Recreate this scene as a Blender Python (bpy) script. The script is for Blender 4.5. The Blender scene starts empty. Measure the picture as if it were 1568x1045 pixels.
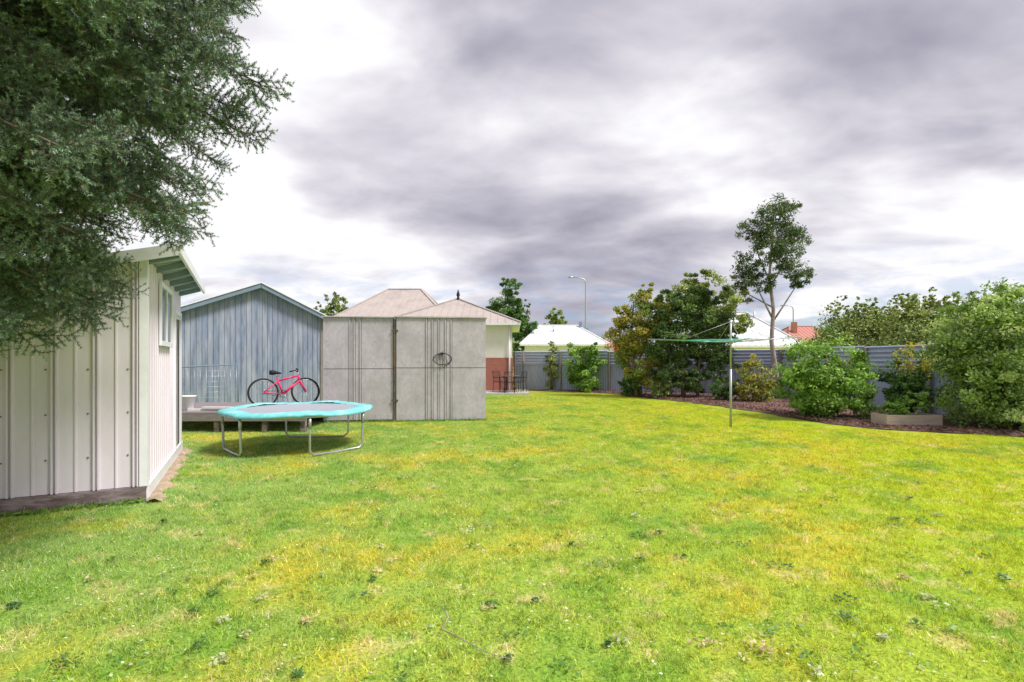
import bpy, math, random
import numpy as np
from mathutils import Vector, Matrix
random.seed(7)
rng = np.random.default_rng(11)
R = math.radians
scene = bpy.context.scene

# ------------------------------------------------------------------ materials
def mat(name, col, rough=0.7, var=0.15, scale=6.0, stretch=(1,1,1), col2=None, dirt_scale=1.2,
        dirt=(0.45,0.65), bump=0.0, metallic=0.0, spec=0.3):
    m = bpy.data.materials.new(name); m.use_nodes = True
    nt = m.node_tree; N = nt.nodes; L = nt.links
    bs = N['Principled BSDF']
    bs.inputs['Roughness'].default_value = rough
    bs.inputs['Metallic'].default_value = metallic
    bs.inputs['Specular IOR Level'].default_value = spec
    geo = N.new('ShaderNodeNewGeometry')
    mp = N.new('ShaderNodeMapping'); mp.inputs['Scale'].default_value = stretch
    L.new(geo.outputs['Position'], mp.inputs['Vector'])
    n1 = N.new('ShaderNodeTexNoise'); n1.inputs['Scale'].default_value = scale
    n1.inputs['Detail'].default_value = 5; n1.inputs['Roughness'].default_value = 0.65
    L.new(mp.outputs[0], n1.inputs['Vector'])
    r = N.new('ShaderNodeValToRGB'); L.new(n1.outputs['Fac'], r.inputs['Fac'])
    r.color_ramp.elements[0].position = 0.3; r.color_ramp.elements[1].position = 0.7
    a = [max(0, c*(1-var)) for c in col]; b = [min(1, c*(1+var)) for c in col]
    r.color_ramp.elements[0].color = (*a, 1); r.color_ramp.elements[1].color = (*b, 1)
    out = r.outputs['Color']
    if col2 is not None:
        n2 = N.new('ShaderNodeTexNoise'); n2.inputs['Scale'].default_value = dirt_scale
        n2.inputs['Detail'].default_value = 6; n2.inputs['Roughness'].default_value = 0.7
        L.new(mp.outputs[0], n2.inputs['Vector'])
        rr = N.new('ShaderNodeMapRange'); rr.inputs[1].default_value = dirt[0]; rr.inputs[2].default_value = dirt[1]
        L.new(n2.outputs['Fac'], rr.inputs[0])
        mx = N.new('ShaderNodeMix'); mx.data_type = 'RGBA'
        L.new(rr.outputs[0], mx.inputs[0]); L.new(out, mx.inputs[6]); mx.inputs[7].default_value = (*col2, 1)
        out = mx.outputs[2]
    L.new(out, bs.inputs['Base Color'])
    if bump > 0:
        bp = N.new('ShaderNodeBump'); bp.inputs['Strength'].default_value = bump; bp.inputs['Distance'].default_value = 0.02
        L.new(n1.outputs['Fac'], bp.inputs['Height']); L.new(bp.outputs[0], bs.inputs['Normal'])
    return m

def leaf_mat(name, rough=0.5, trans=0.3, tint=(1.2,1.25,0.6)):
    m = bpy.data.materials.new(name); m.use_nodes = True
    nt = m.node_tree; N = nt.nodes; L = nt.links
    bs = N['Principled BSDF']; bs.inputs['Roughness'].default_value = rough
    bs.inputs['Specular IOR Level'].default_value = 0.35
    at = N.new('ShaderNodeAttribute'); at.attribute_name = 'Col'
    L.new(at.outputs['Color'], bs.inputs['Base Color'])
    if trans > 0:
        tr = N.new('ShaderNodeBsdfTranslucent')
        mu = N.new('ShaderNodeMix'); mu.data_type = 'RGBA'; mu.blend_type = 'MULTIPLY'; mu.inputs[0].default_value = 1
        L.new(at.outputs['Color'], mu.inputs[6]); mu.inputs[7].default_value = (*tint, 1)
        L.new(mu.outputs[2], tr.inputs['Color'])
        ms = N.new('ShaderNodeMixShader'); ms.inputs[0].default_value = trans
        L.new(bs.outputs[0], ms.inputs[1]); L.new(tr.outputs[0], ms.inputs[2])
        L.new(ms.outputs[0], N['Material Output'].inputs['Surface'])
    return m

M_white  = mat('white_painted_steel', (0.78,0.71,0.79), 0.45, 0.04, 3, (1,1,0.3), (0.64,0.57,0.62), 0.9, (0.52,0.8))
M_trim   = mat('white_trim', (0.82,0.81,0.86), 0.45, 0.05)
M_oldwood= mat('weathered_base_timber', (0.17,0.125,0.13), 0.9, 0.45, 8, (1,1,4), (0.36,0.29,0.30), 3, bump=0.4)
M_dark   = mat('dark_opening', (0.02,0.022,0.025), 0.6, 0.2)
M_glass  = mat('window_glass', (0.10,0.13,0.15), 0.08, 0.2, 1.5, spec=0.8)
M_roofw  = mat('shed_roof_sheet', (0.55,0.60,0.60), 0.5, 0.1, 4)
M_blue   = mat('weathered_blue_boards', (0.22,0.265,0.375), 0.85, 0.28, 7, (2.2,2.2,0.25), (0.50,0.51,0.57), 2.2, (0.42,0.78), bump=0.25)
M_fascia = mat('blue_fascia', (0.20,0.26,0.34), 0.6, 0.1)
M_panel  = mat('fibre_cement_panel', (0.52,0.475,0.525), 0.9, 0.12, 14, (1,1,0.7), (0.38,0.355,0.375), 2.2, (0.42,0.72), bump=0.15)
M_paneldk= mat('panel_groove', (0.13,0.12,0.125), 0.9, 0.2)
M_rust   = mat('rusty_gap', (0.10,0.10,0.08), 0.9, 0.5, 5, col2=(0.22,0.12,0.07))
M_roof   = mat('tan_roof', (0.45,0.39,0.36), 0.7, 0.08, 6, col2=(0.38,0.33,0.31))
M_cream  = mat('cream_wall', (0.78,0.73,0.68), 0.8, 0.05)
M_whroof = mat('white_roof', (0.70,0.71,0.75), 0.5, 0.06)
M_redroof= mat('red_roof', (0.50,0.22,0.18), 0.7, 0.15)
M_fence  = mat('painted_corrugated_iron', (0.42,0.48,0.64), 0.5, 0.12, 3, (1,1,1), (0.52,0.55,0.64), 1.1, (0.45,0.75))
M_fence2 = mat('painted_iron_lower', (0.34,0.40,0.56), 0.6, 0.18, 3, (1,1,0.4), (0.42,0.45,0.54), 1.3, (0.45,0.75))
M_post   = mat('fence_timber', (0.26,0.23,0.21), 0.9, 0.3, 10, (4,4,0.6), bump=0.3)
M_deck   = mat('deck_timber', (0.24,0.21,0.21), 0.85, 0.3, 9, (0.4,5,5), bump=0.3)
M_plank  = mat('pale_planks', (0.66,0.63,0.61), 0.8, 0.1)
M_steel  = mat('galvanised_steel', (0.50,0.52,0.54), 0.35, 0.1, metallic=0.7)
M_teal   = mat('teal_pad', (0.18,0.58,0.62), 0.42, 0.16, 7, col2=(0.46,0.78,0.80), dirt_scale=3, dirt=(0.5,0.72))
M_tmat   = mat('trampoline_mesh', (0.36,0.38,0.43), 0.45, 0.08, 40)
M_pink   = mat('pink_paint', (0.78,0.04,0.16), 0.35, 0.05)
M_rubber = mat('black_rubber', (0.02,0.02,0.02), 0.7, 0.2)
M_green  = mat('green_line', (0.10,0.55,0.42), 0.4, 0.05)
M_grey   = mat('line_arm', (0.42,0.44,0.46), 0.4, 0.1, metallic=0.5)
M_conc   = mat('concrete', (0.42,0.39,0.38), 0.9, 0.15, 8, bump=0.1)
M_pinkst = mat('bare_soil_edge', (0.46,0.33,0.26), 0.95, 0.3, 14, col2=(0.28,0.26,0.13), dirt_scale=4, bump=0.6)
M_mulch  = mat('bark_mulch', (0.14,0.075,0.065), 0.95, 0.6, 18, col2=(0.24,0.15,0.13), dirt_scale=7, bump=0.8)
M_bark   = mat('tree_bark', (0.20,0.16,0.13), 0.9, 0.35, 12, (3,3,0.6), bump=0.5)
M_palebk = mat('pale_bark', (0.42,0.36,0.31), 0.85, 0.3, 8, (2,2,0.6), (0.22,0.17,0.14), 2.5, bump=0.3)
M_leaf   = leaf_mat('leaf_foliage')
M_plantw = mat('planter_timber', (0.44,0.36,0.31), 0.9, 0.2, 6, (0.5,3,6), bump=0.3)

M_brick = bpy.data.materials.new('red_brick'); M_brick.use_nodes = True
_n = M_brick.node_tree; _b = _n.nodes.new('ShaderNodeTexBrick'); _tc = _n.nodes.new('ShaderNodeNewGeometry')
_mp = _n.nodes.new('ShaderNodeMapping'); _mp.inputs['Rotation'].default_value = (R(90),0,0)
_n.links.new(_tc.outputs['Position'], _mp.inputs['Vector']); _n.links.new(_mp.outputs[0], _b.inputs['Vector'])
_b.inputs['Scale'].default_value = 4.3; _b.inputs['Color1'].default_value = (0.42,0.12,0.08,1)
_b.inputs['Color2'].default_value = (0.30,0.09,0.06,1); _b.inputs['Mortar'].default_value = (0.40,0.34,0.30,1)
_b.inputs['Mortar Size'].default_value = 0.012
_n.links.new(_b.outputs['Color'], _n.nodes['Principled BSDF'].inputs['Base Color'])
_n.nodes['Principled BSDF'].inputs['Roughness'].default_value = 0.9

# ------------------------------------------------------------------ mesh builder
class B:
    def __init__(s, M=None):
        s.v=[]; s.f=[]; s.mi=[]; s.mats=[]; s.M = M or Matrix.Identity(4); s.smooth=[]
    def m(s, mt):
        if mt not in s.mats: s.mats.append(mt)
        return s.mats.index(mt)
    def add(s, vs, fs, mt, smooth=False):
        o=len(s.v); k=s.m(mt)
        s.v += [tuple(s.M @ Vector(p)) for p in vs]
        for f in fs: s.f.append(tuple(i+o for i in f)); s.mi.append(k); s.smooth.append(smooth)
    def box(s, a, b, mt, bev=0.0):
        x0,y0,z0=a; x1,y1,z1=b
        x0,x1=min(x0,x1),max(x0,x1); y0,y1=min(y0,y1),max(y0,y1); z0,z1=min(z0,z1),max(z0,z1)
        vs=[(x0,y0,z0),(x1,y0,z0),(x1,y1,z0),(x0,y1,z0),(x0,y0,z1),(x1,y0,z1),(x1,y1,z1),(x0,y1,z1)]
        s.add(vs,[(3,2,1,0),(4,5,6,7),(0,1,5,4),(1,2,6,5),(2,3,7,6),(3,0,4,7)],mt)
    def beam(s, p, q, w, h, mt):
        p=Vector(p); q=Vector(q); d=(q-p).normalized(); up=Vector((0,0,1))
        if abs(d.z)>0.95: up=Vector((0,1,0))
        r=d.cross(up).normalized()*w/2; u=r.cross(d).normalized()*h/2
        vs=[p-r-u,p+r-u,p+r+u,p-r+u,q-r-u,q+r-u,q+r+u,q-r+u]
        s.add(vs,[(3,2,1,0),(4,5,6,7),(0,1,5,4),(1,2,6,5),(2,3,7,6),(3,0,4,7)],mt)
    def tube(s, pts, rad, mt, n=8, closed=False):
        pts=[Vector(p) for p in pts]; K=len(pts)
        if not hasattr(rad,'__len__'): rad=[rad]*K
        vs=[]; fs=[]; prev=None
        for i,p in enumerate(pts):
            if closed: d=pts[(i+1)%K]-pts[i-1]
            else: d=pts[min(i+1,K-1)]-pts[max(i-1,0)]
            d.normalize()
            if prev is None:
                up=Vector((0,0,1)) if abs(d.z)<0.9 else Vector((1,0,0)); a=d.cross(up).normalized()
            else: a=(prev-d*prev.dot(d)).normalized()
            prev=a; c=d.cross(a)
            for j in range(n):
                t=2*math.pi*j/n; vs.append(p+(a*math.cos(t)+c*math.sin(t))*rad[i])
        for i in range(K if closed else K-1):
            for j in range(n):
                i2=(i+1)%K
                fs.append((i*n+j,i*n+(j+1)%n,i2*n+(j+1)%n,i2*n+j))
        if not closed:
            fs.append(tuple(range(n))[::-1]); fs.append(tuple((K-1)*n+j for j in range(n)))
        s.add(vs,fs,mt,True)
    def lathe(s, c, prof, mt, n=32):
        vs=[];fs=[]
        for (r,z) in prof:
            for j in range(n):
                t=2*math.pi*j/n; vs.append((c[0]+r*math.cos(t),c[1]+r*math.sin(t),c[2]+z))
        for i in range(len(prof)-1):
            for j in range(n): fs.append((i*n+j,i*n+(j+1)%n,(i+1)*n+(j+1)%n,(i+1)*n+j))
        s.add(vs,fs,mt,True)
    def done(s, name, parent=None):
        me=bpy.data.meshes.new(name); me.from_pydata(s.v,[],s.f)
        for mt in s.mats: me.materials.append(mt)
        me.polygons.foreach_set('material_index', s.mi); me.polygons.foreach_set('use_smooth', s.smooth)
        me.update()
        o=bpy.data.objects.new(name,me); scene.collection.objects.link(o)
        if parent: o.parent=parent
        return o
def empty(name, loc=(0,0,0)):
    e=bpy.data.objects.new(name,None); scene.collection.objects.link(e); e.empty_display_size=0.2
    return e
def frame(x,y,ang,z=0): return Matrix.Translation((x,y,z)) @ Matrix.Rotation(ang,4,'Z')

def prof_wall(b, prof, ax, z0, ztop, mt, flip=1):
    vs=[];fs=[]
    for (a,o) in prof: vs.append(ax(a,o,z0)); vs.append(ax(a,o,ztop(a)))
    for i in range(len(prof)-1): fs.append((2*i,2*i+2,2*i+3,2*i+1))
    b.add(vs,fs,mt)

# ------------------------------------------------------------------ leaves
def quads_obj(name, V, C, mt, parent=None, k=4):
    n=len(V)//k
    me=bpy.data.meshes.new(name)
    me.vertices.add(len(V)); me.vertices.foreach_set('co', V.astype(np.float32).ravel())
    me.loops.add(len(V)); me.loops.foreach_set('vertex_index', np.arange(len(V),dtype=np.int32))
    me.polygons.add(n); me.polygons.foreach_set('loop_start', np.arange(0,len(V),k,dtype=np.int32))
    try: me.polygons.foreach_set('loop_total', np.full(n,k,dtype=np.int32))
    except Exception: pass
    me.update(calc_edges=True)
    if C is not None:
        at=me.color_attributes.new('Col','FLOAT_COLOR','POINT')
        cc=np.ones((len(V),4),dtype=np.float32); cc[:,:3]=np.repeat(C,k,axis=0); at.data.foreach_set('color',cc.ravel())
    me.materials.append(mt)
    o=bpy.data.objects.new(name,me); scene.collection.objects.link(o)
    if parent: o.parent=parent
    return o
def rnd_dir(n):
    d=rng.normal(size=(n,3)); return d/np.linalg.norm(d,axis=1,keepdims=True)
def leaf_geo(P, nrm, L, W):
    t=rnd_dir(len(P)); a=np.cross(nrm,t); a/=np.linalg.norm(a,axis=1,keepdims=True)+1e-9
    b=np.cross(nrm,a)
    a=a*L[:,None]; b=b*W[:,None]
    V=np.stack([P-a,P+b-a*0.1,P+a,P-b-a*0.1],axis=1)
    return V.reshape(-1,3)
def foliage(name, blobs, n, size, pal, parent=None, clump=0.24, nc=60, aspect=0.5, shell=0.45, m=None, jitter=0.25, gain=1.8):
    Vs=[];Cs=[]
    pal=np.array(pal)*gain; vol=np.array([b[3]*b[4]*b[5] for b in blobs])**0.67; vol/=vol.sum()
    for b,w in zip(blobs,vol):
        c=np.array(b[:3]); r=np.array(b[3:6]); k=max(5,int(nc*w*1.0)+4); nn=int(n*w)
        d=rnd_dir(k); rad=shell+(1-shell)*rng.random(k)**0.6
        rad*= 1+rng.normal(size=k)*0.10
        cc=c+d*r*rad[:,None]
        idx=rng.integers(0,k,nn)
        cs=clump*min(r)*(0.6+0.8*rng.random(k))
        off=rnd_dir(nn)*(rng.random(nn)**0.5)[:,None]*cs[idx][:,None]*np.array([1.25,1.25,0.9])
        P=cc[idx]+off
        out=(P-c)/r; out/=np.linalg.norm(out,axis=1,keepdims=True)+1e-9
        nr=out*0.5+rnd_dir(nn)*0.8+np.array([0,0,0.35]); nr/=np.linalg.norm(nr,axis=1,keepdims=True)
        ci=rng.random(k)[idx]*0.7+rng.random(nn)*0.3
        f=ci*(len(pal)-1); i0=np.clip(f.astype(int),0,len(pal)-2); fr=(f-i0)[:,None]
        col=pal[i0]*(1-fr)+pal[i0+1]*fr
        col=col*(1+jitter*rng.normal(size=nn)[:,None]); col=np.clip(col,0.004,0.9)
        L=size*(0.6+0.8*rng.random(nn)); W=L*aspect
        keep=P[:,2]>0.02
        V=leaf_geo(P,nr,L,W).reshape(-1,4,3)[keep]
        Vs.append(V.reshape(-1,3)); Cs.append(col[keep])
    return quads_obj(name,np.concatenate(Vs),np.concatenate(Cs),m or M_leaf,parent)

G_mid=[(0.025,0.055,0.015),(0.06,0.12,0.03),(0.11,0.19,0.05)]
G_dark=[(0.018,0.035,0.012),(0.045,0.08,0.024),(0.09,0.14,0.04)]
G_lite=[(0.05,0.10,0.02),(0.12,0.21,0.04),(0.23,0.35,0.08)]
G_yel=[(0.07,0.09,0.02),(0.19,0.18,0.04),(0.30,0.25,0.05),(0.14,0.19,0.05),(0.07,0.12,0.03)]
G_var=[(0.05,0.085,0.025),(0.16,0.24,0.06),(0.42,0.48,0.25)]
G_grey=[(0.05,0.075,0.025),(0.15,0.19,0.06),(0.29,0.32,0.12)]

def shrub(name, x,y,h,w, pal=G_mid, n=7000, size=0.045, blobs=None, stems=5, zlow=0.1, d=None, nc=90, aspect=0.5, shell=0.45, clump=0.26):
    e=empty(name); d=d or w
    b=B()
    for i in range(stems):
        a=random.random()*6.28; rr=w*0.28*random.random()
        tx=x+math.cos(a)*rr; ty=y+math.sin(a)*rr
        b.tube([(x+math.cos(a)*0.05,y+math.sin(a)*0.05,-0.02),((x+tx)/2,(y+ty)/2,h*0.35),(tx,ty,h*0.75)],[0.03,0.022,0.008],M_bark,6)
    b.done('stems',e)
    if blobs is None:
        blobs=[(x,y,h*0.5+zlow/2,w*0.42,d*0.42,h*0.45),(x,y,h*0.25,w*0.44,d*0.44,h*0.28)]
        for i in range(7):
            a=i*0.9+random.random(); rz=random.uniform(0.3,0.8)
            blobs.append((x+math.cos(a)*w*0.25,y+math.sin(a)*d*0.25,h*rz,w*random.uniform(.18,.27),d*random.uniform(.18,.27),h*random.uniform(.17,.24)))
    foliage('leaves',blobs,n,size,pal,e,nc=nc,aspect=aspect,shell=shell,clump=clump)
    return e

# ------------------------------------------------------------------ world / sun / camera
tosun=Vector((0.66,-0.30,1.0)).normalized()
w=bpy.data.worlds.new("World"); scene.world=w; w.use_nodes=True
nt=w.node_tree; N=nt.nodes; L=nt.links; N.clear()
out=N.new('ShaderNodeOutputWorld'); bg=N.new('ShaderNodeBackground'); bg.inputs['Strength'].default_value=0.13
L.new(bg.outputs[0],out.inputs[0])
sky=N.new('ShaderNodeTexSky'); sky.sky_type='NISHITA'; sky.sun_disc=False
sky.sun_elevation=math.asin(tosun.z); sky.sun_rotation=math.atan2(tosun.x,tosun.y)
tc=N.new('ShaderNodeTexCoord'); sp=N.new('ShaderNodeSeparateXYZ'); L.new(tc.outputs['Generated'],sp.inputs[0])
def math_(op,a,b=None,c=None,clamp=False):
    n=N.new('ShaderNodeMath'); n.operation=op; n.use_clamp=clamp
    for i,v in enumerate((a,b,c)):
        if v is None: continue
        if isinstance(v,(int,float)): n.inputs[i].default_value=v
        else: L.new(v,n.inputs[i])
    return n.outputs[0]
zc=math_('MAXIMUM',sp.outputs['Z'],0.0); den=math_('ADD',zc,0.26)
px=math_('DIVIDE',sp.outputs['X'],den); py=math_('DIVIDE',sp.outputs['Y'],den)
cb=N.new('ShaderNodeCombineXYZ'); L.new(px,cb.inputs[0]); L.new(py,cb.inputs[1])
mp=N.new('ShaderNodeMapping'); mp.inputs['Rotation'].default_value=(0,0,R(40)); mp.inputs['Scale'].default_value=(0.9,1.25,1)
mp.inputs['Location'].default_value=(5.3,1.9,0.0); L.new(cb.outputs[0],mp.inputs[0])
def noise(scale,det,rough,dist,vec=mp.outputs[0]):
    n=N.new('ShaderNodeTexNoise'); n.inputs['Scale'].default_value=scale; n.inputs['Detail'].default_value=det
    n.inputs['Roughness'].default_value=rough; n.inputs['Distortion'].default_value=dist; L.new(vec,n.inputs['Vector']); return n.outputs['Fac']
n1=noise(1.1,4,0.5,0.5); n2=noise(2.6,8,0.52,0.2)
s1=math_('MULTIPLY_ADD',n1,2.0,-0.33); s2=math_('MULTIPLY_ADD',n2,1.15,-0.57)
v=math_('ADD',s1,s2)
def lobe(d,amp,power):
    global v
    d=Vector(d).normalized(); n=N.new('ShaderNodeVectorMath'); n.operation='DOT_PRODUCT'
    L.new(tc.outputs['Generated'],n.inputs[0]); n.inputs[1].default_value=d
    p=math_('POWER',math_('MAXIMUM',n.outputs['Value'],0.0),power)
    v=math_('MULTIPLY_ADD',p,amp,v)
lobe((-0.62,1,0.22),0.55,20)
lobe((0.92,1,0.14),0.34,28)
lobe((0.10,1,0.17),-0.30,45)
lobe((0.10,1,0.48),-0.10,30)
lobe((0.45,1,0.66),0.20,18)
lobe((0.28,1,0.32),0.10,60)
cr=N.new('ShaderNodeValToRGB'); L.new(v,cr.inputs[0]); e=cr.color_ramp.elements
e[0].position=0.0; e[0].color=(0.235,0.235,0.30,1); e[1].position=1.0; e[1].color=(0.92,0.91,0.94,1)
for p,c in ((0.28,(0.35,0.34,0.415)),(0.52,(0.49,0.475,0.55)),(0.76,(0.68,0.66,0.72))):
    q=e.new(p); q.color=(*c,1)
sc=N.new('ShaderNodeVectorMath'); sc.operation='SCALE'; sc.inputs['Scale'].default_value=8.6; L.new(cr.outputs[0],sc.inputs[0])
hz=N.new('ShaderNodeMapRange'); L.new(sp.outputs['Z'],hz.inputs[0]); hz.inputs[1].default_value=0.02; hz.inputs[2].default_value=0.20; hz.inputs[3].default_value=0.85; hz.inputs[4].default_value=0.0
gap=math_('SUBTRACT',noise(4.0,6,0.6,0.3),0.44); gap=math_('MULTIPLY',gap,6.0,clamp=True); gp=math_('MULTIPLY',gap,hz.outputs[0],clamp=True)
skd=N.new('ShaderNodeVectorMath'); skd.operation='MULTIPLY'; L.new(sky.outputs[0],skd.inputs[0]); skd.inputs[1].default_value=(0.66,0.78,1.0)
mx=N.new('ShaderNodeMix'); mx.data_type='RGBA'; L.new(gp,mx.inputs[0]); L.new(sc.outputs[0],mx.inputs[6]); L.new(skd.outputs[0],mx.inputs[7])
L.new(mx.outputs[2],bg.inputs[0])

sl=bpy.data.lights.new('sun','SUN'); sl.energy=4.4; sl.angle=R(14); sl.color=(1,0.955,0.90)
so=bpy.data.objects.new('sun',sl); scene.collection.objects.link(so); so.rotation_euler=tosun.to_track_quat('Z','Y').to_euler(); so.location=(20,10,30)
cam=bpy.data.cameras.new('camera'); co=bpy.data.objects.new('camera',cam); scene.collection.objects.link(co)
cam.lens=18; cam.sensor_width=36; cam.shift_y=0.0188; cam.clip_end=3000; cam.clip_start=0.05
co.location=(0,0,1.5); co.rotation_euler=(R(90),0,0); scene.camera=co
scene.view_settings.view_transform='Standard'; scene.view_settings.look='None'; scene.view_settings.exposure=0

# ------------------------------------------------------------------ lawn
def grass_mat(name, gain, blade):
    m=bpy.data.materials.new(name); m.use_nodes=True; nt=m.node_tree; N=nt.nodes; L=nt.links
    bs=N['Principled BSDF']; bs.inputs['Roughness'].default_value=0.75; bs.inputs['Specular IOR Level'].default_value=0.15
    g=N.new('ShaderNodeNewGeometry')
    def nz(s,d,st=(1,1,0),rot=0.0,rough=0.7):
        mp=N.new('ShaderNodeMapping'); mp.inputs['Scale'].default_value=st; mp.inputs['Rotation'].default_value=(0,0,rot); L.new(g.outputs['Position'],mp.inputs[0])
        n=N.new('ShaderNodeTexNoise'); n.inputs['Scale'].default_value=s; n.inputs['Detail'].default_value=d; n.inputs['Roughness'].default_value=rough
        n.noise_dimensions='2D'
        L.new(mp.outputs[0],n.inputs['Vector']); return n.outputs['Fac']
    def mix(f,a,b,mode='MIX'):
        x=N.new('ShaderNodeMix'); x.data_type='RGBA'; x.blend_type=mode
        for i,vv in ((0,f),(6,a),(7,b)):
            if hasattr(vv,'links'): L.new(vv,x.inputs[i])
            elif i==0: x.inputs[0].default_value=vv
            else: x.inputs[i].default_value=(*vv,1)
        return x.outputs[2]
    def rng_(v,a,b,c=0,d=1):
        x=N.new('ShaderNodeMapRange'); x.inputs[1].default_value=a; x.inputs[2].default_value=b; x.inputs[3].default_value=c; x.inputs[4].default_value=d
        L.new(v,x.inputs[0]); return x.outputs[0]
    s=N.new('ShaderNodeSeparateXYZ'); L.new(g.outputs['Position'],s.inputs[0])
    xx=rng_(s.outputs['X'],-4,5)
    sc_=lambda *c: tuple(q*gain for q in c)
    base=mix(xx,sc_(0.29,0.46,0.10),sc_(0.46,0.57,0.025))
    base=mix(rng_(nz(0.5,5,rot=0.6),0.48,0.68,0,0.8),base,sc_(0.58,0.55,0.05))
    base=mix(rng_(nz(1.0,6,(1.0,0.8,0),1.1),0.50,0.66,0,0.75),base,sc_(0.20,0.40,0.045))
    base=mix(rng_(nz(3.1,5,rot=0.3),0.56,0.68,0,0.65),base,sc_(0.66,0.60,0.22))
    base=mix(rng_(nz(8,4),0.55,0.70,0,0.7),base,sc_(0.14,0.30,0.035))
    fine=rng_(nz(45,3),0.3,0.7,0.62,1.28)
    cbn=N.new('ShaderNodeCombineColor')
    for i in range(3): L.new(fine,cbn.inputs[i])
    base=mix(1.0,base,cbn.outputs[0],'MULTIPLY')
    if blade:
        at=N.new('ShaderNodeAttribute'); at.attribute_name='Col'; base=mix(1.0,base,at.outputs['Color'],'MULTIPLY')
    L.new(base,bs.inputs['Base Color'])
    if blade:
        tr=N.new('ShaderNodeBsdfTranslucent'); L.new(base,tr.inputs[0]); ms=N.new('ShaderNodeMixShader'); ms.inputs[0].default_value=0.35
        L.new(bs.outputs[0],ms.inputs[1]); L.new(tr.outputs[0],ms.inputs[2]); L.new(ms.outputs[0],N['Material Output'].inputs[0])
    return m
M_ground=grass_mat('lawn_ground',0.80,False); M_blade=grass_mat('grass_blade',1.30,True)
b=B(); b.add([(-900,-900,0),(900,-900,0),(900,900,0),(-900,900,0)],[(0,1,2,3)],M_ground); b.done('ground')

EY=np.array([-5,8.4,9.2,10.0,11.0,12.4,14.2,17,19.6,22.5,24.2,25.2]); EX=np.array([40,14,11.4,9.9,8.0,7.3,7.2,6.6,5.6,4.6,3.2,0.6])
lawn=empty('lawn_grass')
def inst_faces(name,P,Nrm,S,template,parent):
    n=len(P); Nrm=Nrm/np.linalg.norm(Nrm,axis=1,keepdims=True)
    t=rnd_dir(n); a=np.cross(Nrm,t); a/=np.linalg.norm(a,axis=1,keepdims=True); bb=np.cross(Nrm,a)
    h=(S/2)[:,None]
    V=np.stack([P-a*h-bb*h,P+a*h-bb*h,P+a*h+bb*h,P-a*h+bb*h],axis=1).reshape(-1,3)
    o=quads_obj(name,V,None,M_leaf,parent)
    o.instance_type='FACES'; o.use_instance_faces_scale=True; o.instance_faces_scale=1.0
    o.show_instancer_for_render=False; o.show_instancer_for_viewport=False
    template.parent=o
    return o
def grass_patch(name,n,hmin,hmax,wd):
    P=np.zeros((n,3)); P[:,:2]=rng.random((n,2))*1.16-0.58
    # blades gather in small tussocks
    k=n//3; ctr=rng.random((90,2))*1.1-0.55; ci=rng.integers(0,90,k); P[:k,:2]=ctr[ci]+rng.normal(size=(k,2))*0.022
    ang=rng.random(n)*6.283; h=hmin+(hmax-hmin)*rng.random(n)**1.5; h[:k]*=1.15
    lean=rng.normal(size=(n,2))*0.6*h[:,None]
    s=np.stack([np.cos(ang),np.sin(ang)],1)*wd
    v0=P.copy(); v0[:,:2]-=s; v1=P.copy(); v1[:,:2]+=s
    v2=P.copy(); v2[:,:2]+=lean; v2[:,2]=h
    V=np.stack([v0,v1,v2],1).reshape(-1,3)
    kk=0.65+0.7*rng.random(n); kk[:k]*=(0.65+0.6*rng.random(90))[ci]
    C=np.stack([kk*(1+0.25*rng.random(n)),kk,kk*(0.7+1.2*rng.random(n))],1)
    dry=rng.random(n)<0.06; C[dry]=C[dry]*np.array([1.5,1.2,3.0])
    return quads_obj(name,V,C,M_blade,None,3)
pts=[[],[],[]]
for gy in np.arange(1.6,24.5,0.9):
    for gx in np.arange(-gy*1.12-0.6,gy*1.12+0.6,0.9):
        if gx>np.interp(gy,EY,EX)-0.55: continue
        if gy>13 and gx<-1.2: continue
        if gy>21.5 and gx<1.3: continue
        pts[random.randrange(3)].append((gx,gy,0.0))
for i in range(3):
    P=np.array(pts[i]); t=grass_patch('grass_tuft',5200,0.010,0.042,0.0026)
    inst_faces('grass_patch',P,np.tile([0,0,1.0],(len(P),1)),np.ones(len(P)),t,lawn)
n=8000; Y=1.9+rng.random(n)**1.3*9; X=(rng.random(n)*2-1)*Y*1.05
nois=np.sin(X*2.1+1)*np.cos(Y*1.7)+rng.normal(size=n)*0.6-0.12*X
k=(nois>0.2)&(X<np.interp(Y,EY,EX)-0.4); X=X[k];Y=Y[k]; n=len(X)
P=np.stack([X,Y,0.025+0.015*rng.random(n)],1); nr=rnd_dir(n)*0.35+np.array([0,0,1]); nr/=np.linalg.norm(nr,axis=1,keepdims=True)
Ls=0.005+0.008*rng.random(n); cl=np.where(rng.random(n)[:,None]<0.65,np.array([[0.64,0.68,0.48]]),np.array([[0.46,0.36,0.16]]))
quads_obj('clover_flowers',leaf_geo(P,nr,Ls,Ls*0.7),cl*(0.8+0.4*rng.random((n,1))),M_leaf,lawn)
Vs=[];Cs=[]
for i in range(190):
    yy=2.4+random.random()**1.1*6.5; xx=random.uniform(-1,1)*yy
    if xx>np.interp(yy,EY,EX)-0.5: continue
    k=random.randint(8,30); rr=random.uniform(0.012,0.05)
    P=np.array([xx,yy,0.028])+rng.normal(size=(k,3))*np.array([rr,rr,0.007]); nr=rnd_dir(k)*0.6+np.array([0,0,1]); nr/=np.linalg.norm(nr,axis=1,keepdims=True)
    Ls=0.007+0.012*rng.random(k); Vs.append(leaf_geo(P,nr,Ls,Ls*0.6))
    c=np.array(random.choice([(0.08,0.18,0.04),(0.30,0.44,0.18),(0.60,0.48,0.28),(0.10,0.22,0.05),(0.55,0.58,0.38),(0.08,0.17,0.06)])); Cs.append(c*(0.7+0.6*rng.random((k,1))))
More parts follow.
